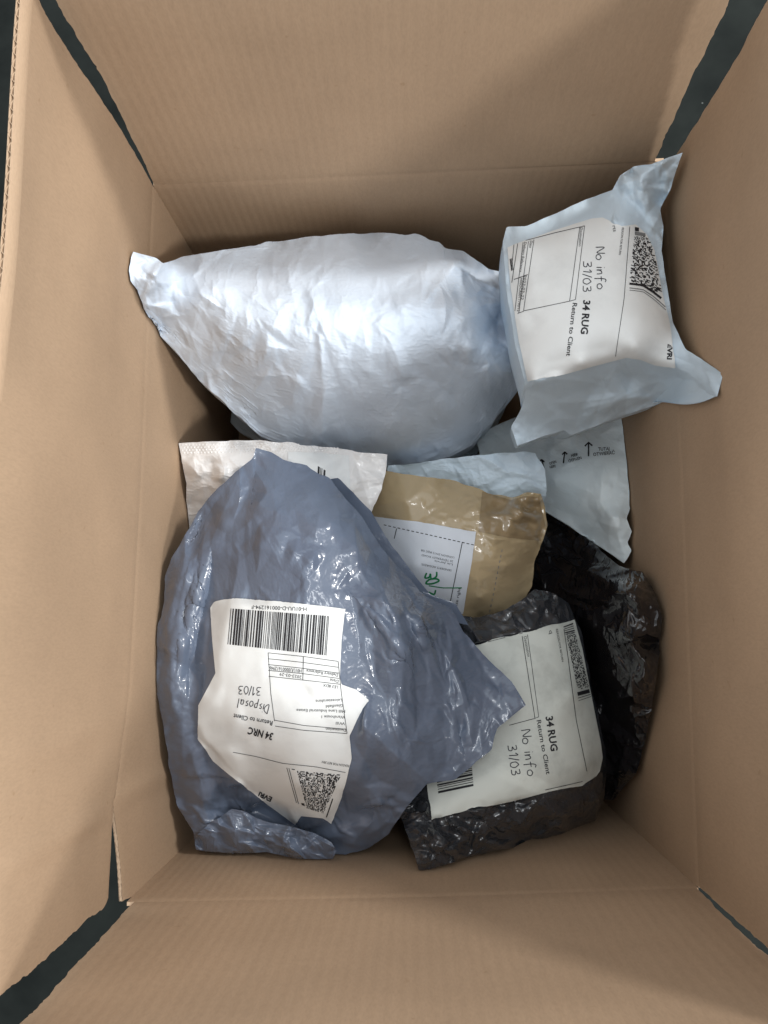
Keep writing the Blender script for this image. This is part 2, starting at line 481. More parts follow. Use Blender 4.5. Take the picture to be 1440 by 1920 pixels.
def wrinkle(P0f, slackf, levels, pull=0.02, dmax=0.010, seed=0, bend=0.25, free=None):
    """film over a filling: the film is longer than the surface it covers (slack) and buckles outwards"""
    X = None
    for li, (n, m, it) in enumerate(levels):
        bk = (0.3, 0.2, 0.08)[li]
        P0 = upsample(P0f, n, m); N = normals(lap(P0, 2)); sl = upsample(slackf, n, m)
        if X is None:
            u = np.linspace(0, 1, m)[None]; v = np.linspace(0, 1, n)[:, None]
            amp = 0.0015
            X = P0+N*(amp*np.abs(vnoise(u*9+0*v, v*9+0*u, seed)+0.7*vnoise(u*19+0*v, v*19+0*u, seed+1)))[..., None]
        else:
            X = P0+upsample(DX, n, m)
            X += N*(RNG.normal(0, 0.00012, (n, m)))[..., None]
        X = X.astype(np.float32); P0 = P0.astype(np.float32); N = N.astype(np.float32)
        pairs = []
        def add(sa, sb, k, ax):
            L = np.linalg.norm(P0[sa]-P0[sb], axis=-1)
            su = 0.5*(sl[sa]+sl[sb])
            f = 1+ (su[..., 0] if ax == 0 else su[..., 1] if ax == 1 else 0.5*(su[..., 0]+su[..., 1]))
            pairs.append((sa, sb, (L*f).astype(np.float32), k))
        S = slice
        for par in (0, 1):
            add((S(None), S(par, m-1, 2)), (S(None), S(par+1, m, 2)), 1.0, 0)
            add((S(par, n-1, 2), S(None)), (S(par+1, n, 2), S(None)), 1.0, 1)
            add((S(par, n-1, 2), S(0, m-1)), (S(par+1, n, 2), S(1, m)), 0.6, 2)
            add((S(par, n-1, 2), S(1, m)), (S(par+1, n, 2), S(0, m-1)), 0.6, 2)
        bp = []
        edge = np.zeros((n, m), bool); edge[0] = edge[-1] = True; edge[:, 0] = edge[:, -1] = True
        for t in range(it):
            for sa, sb, L, k in pairs:
                if sa[0] != S(None) or sa[1] != S(None):
                    a = X[sa]; b = X[sb]
                    na = min(a.shape[0], b.shape[0], L.shape[0]); mb = min(a.shape[1], b.shape[1], L.shape[1])
                    d = b-a; ln = np.sqrt((d*d).sum(-1))+1e-9
                    c = (0.5*k*(ln-L)/ln)[..., None]*d
                    X[sa] = a+c; X[sb] = b-c
            # bending: pull towards neighbours' mean, softly
            if bend > 0:
                q = 0.25*(X[2:, 1:-1]+X[:-2, 1:-1]+X[1:-1, 2:]+X[1:-1, :-2])-X[1:-1, 1:-1]
                X[1:-1, 1:-1] += bend*bk*q
            h = ((X-P0)*N).sum(-1)
            corr = np.where(h < 0, -h*0.8, np.where(h > dmax, (dmax-h)*0.5, -h*pull))
            X += N*corr[..., None]
            X[edge] = P0[edge]
        DX = X-P0
    return X.astype(float), P0.astype(float)

def in_poly(px, py, poly):
    poly = np.asarray(poly, float); ins = np.zeros(px.shape, bool)
    for (x1, y1), (x2, y2) in zip(poly, np.roll(poly, -1, 0)):
        c = ((y1 > py) != (y2 > py)) & (px < (x2-x1)*(py-y1)/(y2-y1+1e-9)+x1)
        ins ^= c
    return ins

def crumple(px, py, seed, count, length, width, amp, angle=0.0, spread=180.0, pos=0.6, box=None):
    """many small kinked folds: sharp crest, flat sides of unequal width, tapering ends"""
    r = np.random.default_rng(seed)
    x0, x1, y0, y1 = box if box else (px.min(), px.max(), py.min(), py.max())
    z = np.zeros(px.shape)
    for _ in range(count):
        cx = r.uniform(x0, x1); cy = r.uniform(y0, y1)
        th = math.radians(angle+r.uniform(-spread, spread)/2); sc = r.lognormal(0, 0.45)
        L = length*sc*0.5; w1 = width*sc*r.uniform(0.5, 1.3); w2 = width*sc*r.uniform(0.5, 1.3)
        a = amp*sc*r.uniform(0.4, 1.2)*(1 if r.random() < pos else -0.8)
        R = L+w1+w2
        sel = (np.abs(px-cx) < R) & (np.abs(py-cy) < R)
        if not sel.any(): continue
        dx = px[sel]-cx; dy = py[sel]-cy
        t = dx*math.cos(th)+dy*math.sin(th); q = -dx*math.sin(th)+dy*math.cos(th)
        q = q+r.uniform(-0.25, 0.25)*L*((t/L)**2)
        h = np.maximum(0, np.where(q > 0, 1-q/w1, 1+q/w2)-np.abs(t)/L)
        z[sel] += a*h
    return z

def bag(name, top, right, bottom, left, ctrl, mat, parent, slack=(0.04, 0.04), n=150, m=150, folds=(), flat=(),
        thick=0.08, pull=0.02, dmax=0.010, bend=0.25, seed=1, slack_noise=0.6, its=(110, 90, 70), rim_noise=0.0012, collide=True,
        register=True, rounding=0, creases=(), jit=2.2, paper_amp=.0010, post=()):
    """film parcel. Outline sides in pixels (TL->TR, TR->BR, BL->BR, TL->BL); ctrl = (px, py, height) points of its upper surface"""
    def ragged(poly, k):
        p = resample(poly, max(12, int(np.linalg.norm(np.diff(np.asarray(poly, float), axis=0), axis=1).sum()/5)))
        f = np.linspace(0, 1, len(p)); e = np.minimum(1, 8*np.minimum(f, 1-f))*jit
        a = np.linspace(0, len(p)*5/26, len(p))
        nz = vnoise(a, a*0+k*7.3, seed+50)+0.5*np.abs(vnoise(a*2.3, a*0+k*3.1, seed+51))
        t = np.gradient(p, axis=0); t /= np.linalg.norm(t, axis=1, keepdims=True)+1e-9
        return p+np.stack([-t[:, 1], t[:, 0]], -1)*(nz*e)[:, None]
    S = coons(ragged(top, 0), ragged(right, 1), ragged(bottom, 2), ragged(left, 3), n, m)
    px, py = S[..., 0], S[..., 1]
    z = rbf(ctrl, px, py)
    mask = np.zeros((n, m))
    for poly in flat: mask = np.maximum(mask, in_poly(px, py, poly).astype(float))
    mk = lap(mask[..., None], 5)[..., 0]
    for poly, amp, w in folds:
        d, f = seg_dist(px, py, poly)
        z = z+amp*0.75*np.maximum(0, 1-d/(w*1.9))*np.minimum(1, 4*np.minimum(f, 1-f)+0.05)
    for k, cr in enumerate(creases):
        z = z+crumple(px, py, seed*10+k, *cr)*(1-0.88*mk)
    if flat: z = z+crumple(px, py, seed*10+9, 60, 80, 26, paper_amp)*mk
    u = np.linspace(0, 1, m)[None]; v = np.linspace(0, 1, n)[:, None]
    e = np.minimum(np.minimum(u, 1-u), np.minimum(v, 1-v))
    z = z+rim_noise*(vnoise(px/28, py/28, seed+20)+0.5*vnoise(px/11, py/11, seed+21))*np.clip(1-e*8, 0.25, 1)
    P0 = pt(px, py, z)
    if rounding: P0[1:-1, 1:-1] = lap(P0, rounding)[1:-1, 1:-1]
    keep_inside(P0)
    if collide:
        P0[..., 2] = np.maximum(P0[..., 2], hget(P0[..., 0], P0[..., 1])+0.0012)
        P0 = lap(P0, 2)
    P0[..., 2] = np.maximum(P0[..., 2], 0.002)
    sn = 1+slack_noise*vnoise(u*5+v*0, v*5+u*0, seed+30)
    sf = np.stack([slack[0]*sn, slack[1]*(1+slack_noise*vnoise(u*5+9+v*0, v*5+u*0, seed+31))], -1)
    sf = sf*(1-0.92*mk[..., None])
    lv = [(max(24, n//4), max(24, m//4), its[0]), (n//2, m//2, its[1]), (n, m, its[2])]
    X, P0s = wrinkle(P0, sf, lv, pull, dmax, seed, bend)
    if mask.any(): X = lap(X, 5, mk)
    if post:                                       # sharp kinks pressed into the film last
        h = sum(crumple(px, py, seed*10+100+k, *cr) for k, cr in enumerate(post))
        X = X+normals(X)*(h*(1-0.9*mk)*np.clip(e*20, 0, 1))[..., None]
    keep_inside(X)
    # underside: hangs straight below the film and rests on what lies beneath
    prof = np.clip(np.minimum(np.minimum(u, 1-u), np.minimum(v, 1-v))*6, 0, 1)**0.6
    B = X.copy()
    hb = hget(B[..., 0], B[..., 1])+0.0006 if collide else 0.0
    B[..., 2] = np.minimum(X[..., 2]-0.0004, np.maximum(X[..., 2]-thick*prof-0.0006, np.maximum(hb, 0.0008)))
    B[1:-1, 1:-1] = lap(B, 3)[1:-1, 1:-1]
    B[..., 2] = np.minimum(B[..., 2], X[..., 2]-0.0004)
    idx = np.arange(n*m).reshape(n, m)
    q = np.stack([idx[:-1, :-1], idx[1:, :-1], idx[1:, 1:], idx[:-1, 1:]], -1).reshape(-1, 4)
    loop = np.r_[idx[0, :-1], idx[:-1, -1], idx[-1, :0:-1], idx[:0:-1, 0]]; nx = np.roll(loop, -1)
    NN = n*m
    K = len(loop); r = np.arange(K); r2 = np.roll(r, -1); V = np.concatenate([X.reshape(-1, 3), B.reshape(-1, 3)])
    side = np.stack([r, r+K, r2+K, r2], -1)+2*NN
    ob = raw_mesh(name, np.concatenate([V, V[loop], V[loop+NN]]), np.concatenate([q, q[:, ::-1]+NN, side[:, ::-1]]), mat, parent)
    if register: hput(X)
    # ray target for labels: the upper sheet only
    tree = BVHTree.FromPolygons([tuple(p) for p in X.reshape(-1, 3)], q.tolist())
    return ob, X, tree

def cast(tree, px, py, off):
    """pixels -> points lying on a parcel's upper sheet, lifted by off along the surface normal"""
    sh = np.shape(px); px = np.ravel(px).astype(float); py = np.ravel(py).astype(float)
    d = rays(px, py); out = np.zeros((len(px), 3)); ok = np.zeros(len(px), bool)
    o = Vector(CAMP)
    for i in range(len(px)):
        dv = Vector(d[i]); h = tree.ray_cast(o, dv, 5)
        if h[0] is None:
            hh = None
        else:
            nn = h[1] if h[1].dot(dv) < 0 else -h[1]
            out[i] = h[0]+nn*off; ok[i] = True
    return out.reshape(*sh, 3), ok.reshape(sh)

GLY = {   # pen strokes in a unit box, x right, y up
 'N': [[(0, 0), (.05, 1), (.5, .1), (.6, 1.05)]], 'o': [[(.3, .6), (.05, .4), (.1, .05), (.4, .02), (.52, .35), (.3, .6)]],
 'i': [[(.15, .6), (.12, 0)], [(.16, .88), (.19, .92)]], 'n': [[(.05, .6), (.05, 0), (.12, .45), (.35, .6), (.42, .3), (.42, 0)]],
 'f': [[(.55, .95), (.35, 1.05), (.22, .7), (.18, -.3)], [(0, .5), (.45, .52)]], '3': [[(.05, .95), (.4, .98), (.42, .7), (.18, .52), (.48, .4), (.42, .05), (.02, .02)]],
 '1': [[(.08, .75), (.28, 1), (.24, 0)]], '/': [[(.32, 1.1), (.05, -.1)]], '0': [[(.3, 1), (.05, .65), (.1, .1), (.38, .02), (.52, .5), (.3, 1)]],
 'D': [[(.1, 1), (.1, 0), (.55, .25), (.6, .7), (.1, 1)]], 's': [[(.4, .55), (.15, .58), (.12, .38), (.38, .2), (.1, .02)]],
 'p': [[(.08, .6), (.05, -.4)], [(.08, .5), (.35, .6), (.42, .25), (.1, .05)]], 'a': [[(.42, .55), (.12, .5), (.1, .08), (.4, .15), (.42, .55), (.48, 0)]],
 'l': [[(.12, 1.05), (.15, 0)]], ' ': []}
class Print:
    """flat print gathered in pixel space, then laid on a label"""
    def __init__(self): self.v = []; self.f = []; self.cut = []
    def poly(self, pts, faces):
        k = len(self.v); self.v += [tuple(p) for p in pts]; self.f += [tuple(i+k for i in f) for f in faces]
    def line(self, pts, w, step=7):
        pts = np.asarray(pts, float)
        L = np.linalg.norm(np.diff(pts, axis=0), axis=1).sum()
        p = resample(pts, max(len(pts)*3 if len(pts) > 2 else 2, int(L/step)+2))
        t = np.gradient(p, axis=0); t /= np.linalg.norm(t, axis=1, keepdims=True)+1e-9
        nn = np.stack([-t[:, 1], t[:, 0]], -1)*w/2
        a = p-nn; b = p+nn; k = len(p)
        self.poly(np.concatenate([a, b]), [(i, i+1, i+1+k, i+k) for i in range(k-1)])
    def curve(self, pts, w, step=3):
        """smooth pen stroke through the points"""
        P = np.asarray(pts, float)
        if len(P) > 2:
            Q = np.concatenate([[2*P[0]-P[1]], P, [2*P[-1]-P[-2]]]); out = []
            for i in range(1, len(Q)-2):
                t = np.linspace(0, 1, 6, endpoint=False)[:, None]
                p0, p1, p2, p3 = Q[i-1:i+3]
                out.append(0.5*((2*p1)+(-p0+p2)*t+(2*p0-5*p1+4*p2-p3)*t*t+(-p0+3*p1-3*p2+p3)*t**3))
            P = np.concatenate(out+[P[-1:]])
        self.line(P, w, step)
    def hand(self, s, a, b, h, w):
        """handwritten word from pixel a to pixel b along its baseline"""
        a = np.asarray(a, float); b = np.asarray(b, float); x = 0; st = []
        adv = {'i': .32, '1': .42, '/': .4, 'l': .35, ' ': .45}
        for c in s:
            for g in GLY[c]: st.append(np.array(g)+[x, 0])
            x += adv.get(c, .66)
        d = (b-a)/x; up = np.array([d[1], -d[0]])/np.linalg.norm(d)*h
        for g in st: self.curve(a+g[:, :1]*d+g[:, 1:]*up, w)
    def quadmap(self, quad, s, t):
        q = np.asarray(quad, float)   # TL TR BR BL
        return ((1-s)*(1-t))[..., None]*q[0]+(s*(1-t))[..., None]*q[1]+(s*t)[..., None]*q[2]+((1-s)*t)[..., None]*q[3]
    def bars(self, quad, seed, n=70, fill=0.55, seg=9):
        self.cut.append(len(self.v))
        r = np.random.default_rng(seed); x = 0; spans = []
        while x < n:
            b = r.choice([1, 1, 2, 3]); g = r.choice([1, 1, 2, 2]); spans.append((x/n, min(1, (x+b)/n))); x += b+g
        t = np.linspace(0, 1, seg)
        for a, b in spans:
            A = self.quadmap(quad, np.full(seg, a), t); B = self.quadmap(quad, np.full(seg, b), t)
            self.poly(np.concatenate([A, B]), [(i, i+1, i+1+seg, i+seg) for i in range(seg-1)])
    def cells(self, quad, seed, nx, ny, fill=0.5):
        self.cut.append(len(self.v))
        r = np.random.default_rng(seed); g = r.random((ny, nx)) < fill
        for j in range(ny):
            i = 0
            while i < nx:
                if g[j, i]:
                    k = i
                    while k < nx and g[j, k] and k-i < 4: k += 1
                    s = np.array([i, k, k, i])/nx; t = np.array([j, j, j+0.92, j+0.92])/ny
                    self.poly(self.quadmap(quad, s, t), [(0, 1, 2, 3)]); i = k
                i += 1
    def band(self, quad, seg=8):
        t = np.linspace(0, 1, seg)
        A = self.quadmap(quad, t, t*0); B = self.quadmap(quad, t, t*0+1)
        self.poly(np.concatenate([A, B]), [(i, i+1, i+1+seg, i+seg) for i in range(seg-1)])
    def text(self, s, a, b, h, bold=0.0, up=None):
        """text whose baseline runs from pixel a to pixel b; h = capital height in pixels"""
        self.cut.append(len(self.v))
        cu = bpy.data.curves.new('t', 'FONT'); cu.body = s; cu.resolution_u = 2; cu.offset = bold
        o = bpy.data.objects.new('t', cu); COL.objects.link(o)
        dg = bpy.context.evaluated_depsgraph_get(); me = o.evaluated_get(dg).to_mesh()
        V = np.array([v.co[:2] for v in me.vertices]); Fc = [tuple(p.vertices) for p in me.polygons]
        o.evaluated_get(dg).to_mesh_clear(); bpy.data.objects.remove(o); bpy.data.curves.remove(cu)
        if len(V) == 0: return
        x0, x1 = V[:, 0].min(), V[:, 0].max()
        a = np.asarray(a, float); b = np.asarray(b, float); d = b-a
        if up is None: up = np.array([d[1], -d[0]])/np.linalg.norm(d)
        up = np.asarray(up, float)
        P = a+((V[:, :1]-x0)/(x1-x0))*d+V[:, 1:2]/0.70*h*up
        self.poly(P, Fc)
    def build(self, name, tree, mat, parent, off=0.00022):
        if not self.v: return None
        v = np.array(self.v); P, ok = cast(tree, v[:, 0], v[:, 1], off)
        fs = [f for f in self.f if all(ok[i] for i in f)]
        if name in ('lettering', 'barcode'):          # each line of text and each code is a piece of its own
            cuts = self.cut+[len(v)]; cuts = [0]+cuts if cuts[0] else cuts
            for a, b in zip(cuts[:-1], cuts[1:]):
                g = [tuple(i-a for i in f) for f in fs if a <= f[0] < b]
                if g: mesh_obj(name, P[a:b], g, mat, parent)['kind'] = 'stuff'
            return None
        o = mesh_obj(name, P, fs, mat, parent); o['kind'] = 'stuff'
        return o

def label(name, tree, top, right, bottom, left, mat, parent, n=70, m=70, off=0.0007, smooth=3):
    S = coons(top, right, bottom, left, n, m)
    P, ok = cast(tree, S[..., 0], S[..., 1], off)
    if not ok.all():
        z = P[ok][:, 2].mean()
        Q = pt(S[..., 0], S[..., 1], np.full((n, m), z))
        for i, j in np.argwhere(~ok):
            h = tree.find_nearest(Vector(Q[i, j])); P[i, j] = np.array(h[0])+np.array([0, 0, off])
    Ps = lap(P, smooth)
    Ps[..., 2] = np.maximum(Ps[..., 2], P[..., 2]-off*0.5)
    P = Ps
    idx = np.arange(n*m).reshape(n, m)
    q = np.stack([idx[:-1, :-1], idx[1:, :-1], idx[1:, 1:], idx[:-1, 1:]], -1).reshape(-1, 4)
    loop = np.r_[idx[0, :-1], idx[:-1, -1], idx[-1, :0:-1], idx[:0:-1, 0]]; nx = np.roll(loop, -1)
    N = n*m; B = P-np.array([0, 0, 0.00025])
    K = len(loop); r = np.arange(K); r2 = np.roll(r, -1); V = np.concatenate([P.reshape(-1, 3), B.reshape(-1, 3)])
    ob = raw_mesh(name, np.concatenate([V, V[loop], V[loop+N]]),
                  np.concatenate([q, q[:, ::-1]+N, np.stack([r, r2, r2+K, r+K], -1)+2*N]), mat, parent)
    return ob, BVHTree.FromPolygons([tuple(p) for p in P.reshape(-1, 3)], q.tolist())

# ---- pale bag squashed under the big white one (only its corners show)
t = thing('mailing_bag', 'pale blue plastic mailing bag squashed underneath the big puffy white bag', 'bag')
bag('film', [(470, 640), (700, 600), (960, 640)], [(960, 640), (975, 720), (935, 790)], [(432, 792), (450, 812), (650, 905), (860, 900), (935, 790)],
    [(470, 640), (440, 720), (432, 792)],
    [(470, 640, .05), (960, 640, .05), (700, 700, .08), (935, 790, .07), (432, 792, .085), (650, 900, .06), (860, 890, .06), (520, 750, .09)],
    M['pale'], t, slack=(.03, .03), n=90, m=110, seed=3, creases=[(60, 60, 20, .002)])

# ---- glossy black bag in the lower right
t = thing('mailing_bag', 'glossy crumpled black plastic bag against the right wall of the box', 'bag')
ob, X, tr = bag('film', [(985, 935), (1020, 958), (1095, 1005), (1160, 1060), (1205, 1072)],
    [(1205, 1072), (1228, 1110), (1242, 1150), (1240, 1215), (1228, 1290), (1212, 1380), (1192, 1450), (1150, 1500)],
    [(960, 1380), (1040, 1450), (1110, 1500), (1150, 1500)], [(985, 935), (960, 1050), (950, 1200), (960, 1380)],
    [(985, 935, .06), (1020, 960, .08), (1095, 1005, .12), (1160, 1060, .17), (1205, 1072, .197), (1228, 1110, .212), (1242, 1150, .222), (1240, 1215, .222), (1228, 1290, .21), (1212, 1380, .194),
     (1192, 1450, .172), (1150, 1500, .12), (960, 1380, .06), (950, 1200, .06), (1040, 1050, .09), (1060, 1000, .09), (1110, 1130, .15), (1130, 1230, .165), (1170, 1110, .222), (1180, 1200, .24),
     (1200, 1270, .228), (1130, 1300, .145), (1150, 1400, .15), (1050, 1150, .11), (1060, 1300, .10), (1090, 1220, .12), (1155, 1200, .215), (1150, 1270, .19), (1185, 1330, .205), (1100, 1070, .16), (1085, 1060, .12)],
    M['jet'], t, post=[(50, 80, 18, .0025, 60, 150)], slack=(.035, .035), n=240, m=190, seed=8, creases=[(36, 120, 30, .007, 60, 120), (50, 70, 18, .005, 50, 160, .6, (1080, 1245, 1050, 1360)), (20, 40, 12, .002)], dmax=.016, bend=.12, pull=.006,
    folds=[([(1140, 1070), (1128, 1130), (1135, 1200), (1165, 1250), (1215, 1300)], .010, 14), ([(1170, 1075), (1150, 1130), (1165, 1190), (1220, 1230)], .010, 16),
           ([(1200, 1090), (1195, 1160), (1230, 1200)], .007, 12), ([(1140, 1230), (1155, 1270), (1200, 1330)], .008, 12)])

# ---- white bubble mailer with opening arrows
t = thing('bubble_mailer', 'white padded mailer printed with opening arrows, wavy edge against the right wall', 'mailer')
ob, X, tr = bag('film', [(890, 815), (1000, 770), (1100, 765), (1163, 775)],
    [(1163, 775), (1176, 840), (1184, 890), (1187, 945), (1177, 972), (1186, 997), (1178, 1016), (1186, 1032), (1170, 1056)],
    [(930, 915), (1020, 955), (1095, 1004), (1170, 1056)], [(890, 815), (905, 870), (930, 915)],
    [(890, 815, .10), (1000, 770, .10), (1163, 775, .145), (1184, 890, .162), (1187, 945, .165), (1170, 1056, .165), (1095, 1004, .12), (1020, 955, .105), (930, 915, .09),
     (1080, 850, .135), (1100, 920, .15), (1040, 900, .13), (1150, 970, .168), (1140, 880, .158)],
    M['bubble'], t, post=[(40, 50, 16, .0010)], slack=(.02, .015), n=150, m=150, seed=15, creases=[(40, 70, 26, .0022, 110, 140), (40, 30, 12, .0008)], thick=.03, bend=.35,
    folds=[([(1163, 950), (1158, 1000), (1168, 1040)], .006, 14), ([(1130, 880), (1125, 940), (1150, 985)], .004, 12)])
pr = Print()
for (ax, ay, bx, by, s) in [(1104, 856, 1104, 830, 7), (1057, 869, 1059, 848, 5), (1021, 880, 1016, 862, 5)]:
    pr.line([(ax, ay), (bx, by)], 2.6); pr.line([(bx-s, by+s), (bx, by), (bx+s, by+s*0.9)], 2.6, 4)
pr.build('arrows', tr, M['ink'], ob, .0005)
pr = Print()
pr.text('TUTAJ', (1122, 846), (1143, 845), 6.5, .01); pr.text('OTWIERAĆ', (1113, 856), (1153, 852), 6.5, .01)
pr.text('HIER', (1072, 858), (1085, 855), 5.5, .01); pr.text('ÖFFNEN', (1067, 868), (1091, 861), 5.5, .01)
pr.text('OPEN', (1031, 872), (1044, 868), 5, .01); pr.text('HERE', (1032, 879), (1043, 876), 5, .01)
pr.build('lettering', tr, M['ink'], ob, .0005)

# ---- big puffy white bag
t = thing('mailing_bag', 'big puffy white plastic mailing bag filling the upper left of the box', 'bag')
bag('film', [(250, 472), (292, 483), (306, 493), (339, 482), (417, 468), (520, 452), (600, 442), (700, 436), (778, 438), (822, 453), (834, 466), (867, 471), (917, 504), (946, 511)],
    [(946, 511), (951, 546), (962, 622), (978, 680), (983, 712)],
    [(262, 548), (273, 565), (272, 583), (294, 622), (339, 672), (385, 722), (430, 765), (489, 818), (560, 846), (640, 868), (740, 874), (830, 862), (880, 838), (920, 795), (952, 748), (983, 712)],
    [(250, 472), (241, 506), (244, 525), (262, 548)],
    [(245, 475, .314), (240, 508, .316), (262, 553, .294), (340, 471, .255), (520, 450, .225), (700, 436, .215), (862, 466, .21), (947, 513, .215), (970, 610, .215), (983, 712, .19),
     (300, 610, .252), (385, 715, .215), (480, 805, .175), (640, 864, .135), (740, 872, .12), (880, 838, .12), (952, 748, .15),
     (285, 515, .312), (312, 520, .290), (400, 540, .294), (520, 560, .298), (640, 570, .300), (760, 580, .298), (840, 560, .285), (350, 580, .282), (500, 660, .286), (640, 690, .284), (760, 680, .278), (860, 690, .25),
     (600, 780, .215), (740, 790, .215), (840, 770, .195), (640, 490, .265), (780, 490, .255), (870, 530, .262), (850, 500, .262), (870, 600, .288), (885, 655, .272), (912, 545, .232), (932, 610, .232), (950, 670, .225), (430, 620, .286), (560, 830, .165), (740, 840, .16)],
    M['white'], t, post=[(60, 70, 18, .0010, 75, 100)], slack=(.024, .016), n=260, m=360, seed=22, creases=[(70, 120, 34, .0034, 75, 90), (150, 50, 14, .0014, 80, 120), (90, 60, 12, .0015), (40, 60, 16, .003, 60, 120, .6, (830, 985, 450, 720)), (25, 60, 16, .003, 60, 160, .6, (240, 360, 460, 620))], thick=.14, dmax=.010, bend=.22, pull=.012,
    folds=[([(866, 468), (880, 520), (915, 585), (965, 640)], -.016, 24), ([(300, 600), (290, 545), (300, 490)], .008, 16), ([(345, 600), (380, 560), (350, 480)], .006, 18), ([(255, 540), (300, 500), (330, 480)], .005, 14), ([(560, 600), (540, 520), (545, 455)], .004, 14)])

# ---- brown taped parcel with pale blue flap
t = thing('taped_parcel', 'parcel wrapped in shiny brown tape with pale blue plastic flap behind it', 'parcel')
fob, X, _ = bag('flap', [(728, 873), (800, 866), (900, 852), (985, 845), (1004, 850)], [(1004, 850), (1021, 880), (1026, 915), (1022, 960)],
    [(728, 905), (850, 925), (950, 955), (1022, 960)], [(728, 873), (728, 905)],
    [(728, 873, .155), (850, 858, .16), (1004, 850, .165), (1026, 915, .165), (1022, 960, .14), (850, 925, .145), (728, 905, .145), (900, 885, .17), (980, 890, .172)],
    M['pale'], t, slack=(.025, .025), n=70, m=170, seed=41, creases=[(50, 80, 18, .002, 10, 100)], thick=.02, dmax=.006)
ob, X, tr = bag('wrapping', [(690, 872), (740, 885), (850, 900), (920, 924), (958, 933), (985, 923), (1014, 926)],
    [(1014, 926), (1022, 950), (1027, 985), (1012, 1028), (1001, 1055), (998, 1098), (984, 1122)],
    [(690, 1160), (850, 1165), (900, 1158), (950, 1146), (984, 1122)], [(690, 872), (675, 1000), (690, 1160)],
    [(690, 872, .165), (850, 900, .172), (958, 933, .172), (1014, 926, .170), (1027, 985, .160), (1001, 1055, .155), (984, 1122, .15), (900, 1158, .145), (690, 1160, .13), (675, 1000, .14),
     (760, 940, .185), (900, 960, .192), (960, 980, .190), (880, 1060, .19), (950, 1060, .185), (780, 1060, .185), (900, 1120, .175), (990, 1000, .18)],
    M['brown'], t, slack=(.010, .010), n=150, m=180, seed=47, creases=[(40, 60, 18, .0010), (40, 50, 14, .003, 30, 120, .6, (920, 1030, 920, 1010)), (70, 22, 6, .0006, 20, 120, .6, (790, 905, 930, 1000)), (40, 24, 7, .0007, 20, 120, .6, (895, 1000, 1000, 1110))], thick=.09, dmax=.006, bend=.3,
    flat=[[(700, 965), (893, 996), (862, 1160), (690, 1160)]],
    folds=[([(950, 935), (985, 960), (1020, 985)], .006, 9), ([(905, 925), (960, 945), (1010, 990)], .003, 8), ([(960, 930), (1000, 940)], .005, 8)])
# darker band where the tape overlaps
bo, bt = label('tape_band', tr, [(904, 922), (958, 938), (985, 930), (1010, 932)], [(1010, 932), (1022, 985), (1014, 1014)], [(897, 997), (950, 1008), (1014, 1014)], [(904, 922), (900, 960), (897, 997)], M['brown2'], ob, 40, 50, .0003, 0)
lb, lt = label('address_label', tr, [(690, 966), (780, 978), (893, 997)], [(893, 997), (885, 1050), (868, 1150)], [(690, 1130), (800, 1140), (868, 1150)], [(690, 966), (690, 1130)], M['paper_blue'], ob, 60, 60)
pr = Print()
for i in range(20):
    x = 720+i*8.6; y = 984+i*1.93
    pr.line([(x, y), (x+5, y+1.1)], 1.5)
pr.line([(744, 991), (739.5, 1010)], 1.4); pr.line([(867, 1016), (844, 1130)], 1.4); pr.line([(888, 1040), (868, 1150)], 1.3)
pr.build('ruled_lines', lt, M['ink'], lb)
pr = Print()
for s, a, b in (("SENDER'S ADDRESS:", (847, 1068), (790, 1056)), ('Liz Jarvis', (849, 1057), (815, 1050)), ('20 TEMPERLEY ROAD', (850, 1051), (791, 1039)), ('LONDON SW12 8QG GB', (852, 1044), (790, 1030))):
    pr.text(s, a, b, 3.6)
pr.text('use right', (857, 1138), (864, 1102), 5.5)
pr.build('lettering', lt, M['ink'], lb)
pr = Print()
pr.curve([(800, 1074), (797, 1083), (805, 1082), (807, 1076), (809, 1085), (818, 1081), (819, 1072)], 3.2)
pr.curve([(802, 1088), (799, 1094), (811, 1094), (823, 1089), (818, 1085), (806, 1086), (802, 1089)], 3.2)
pr.line([(804, 1098), (830, 1102), (866, 1102)], 2.0)
pr.curve([(804, 1110), (814, 1114), (817, 1106)], 3.0)
pr.build('handwriting', lt, M['green'], lb)
# faint stitched print line on the tape
pr = Print()
for i in range(12): pr.line([(941-i*2.0, 1030+i*10.2), (940-i*2.0, 1035+i*10.2)], 1.3)
pr.build('dashed_line', tr, M['ink_grey'], ob, .0004)

# ---- pearl-white bubble mailer behind the grey bag
t = thing('bubble_mailer', 'pearly white padded mailer with dotted sealing strip, half hidden by the slate bag', 'mailer')
ob, X, tr = bag('film', [(335, 831), (400, 826), (480, 824), (540, 829), (600, 838), (660, 844), (726, 852)],
    [(726, 852), (722, 890), (716, 918), (706, 940), (700, 952), (688, 985), (670, 1060)], [(352, 1060), (500, 1080), (670, 1060)],
    [(335, 831), (343, 880), (350, 905), (350, 950), (347, 1000), (352, 1060)],
    [(335, 831, .202), (480, 824, .198), (600, 838, .185), (726, 852, .192), (716, 918, .196), (688, 985, .19), (670, 1060, .12), (500, 1080, .12), (352, 1060, .15), (350, 940, .18),
     (420, 890, .212), (560, 890, .212), (670, 900, .208), (640, 940, .205), (500, 970, .19)],
    M['silver'], t, post=[(50, 50, 14, .0012)], slack=(.025, .025), n=150, m=220, seed=31, creases=[(60, 60, 20, .0022), (60, 30, 9, .0009)], thick=.05, bend=.2, dmax=.007,
    folds=[([(392, 855), (402, 885), (390, 910)], -.005, 10), ([(410, 905), (412, 870)], .005, 9), ([(345, 860), (380, 900)], .004, 9)])
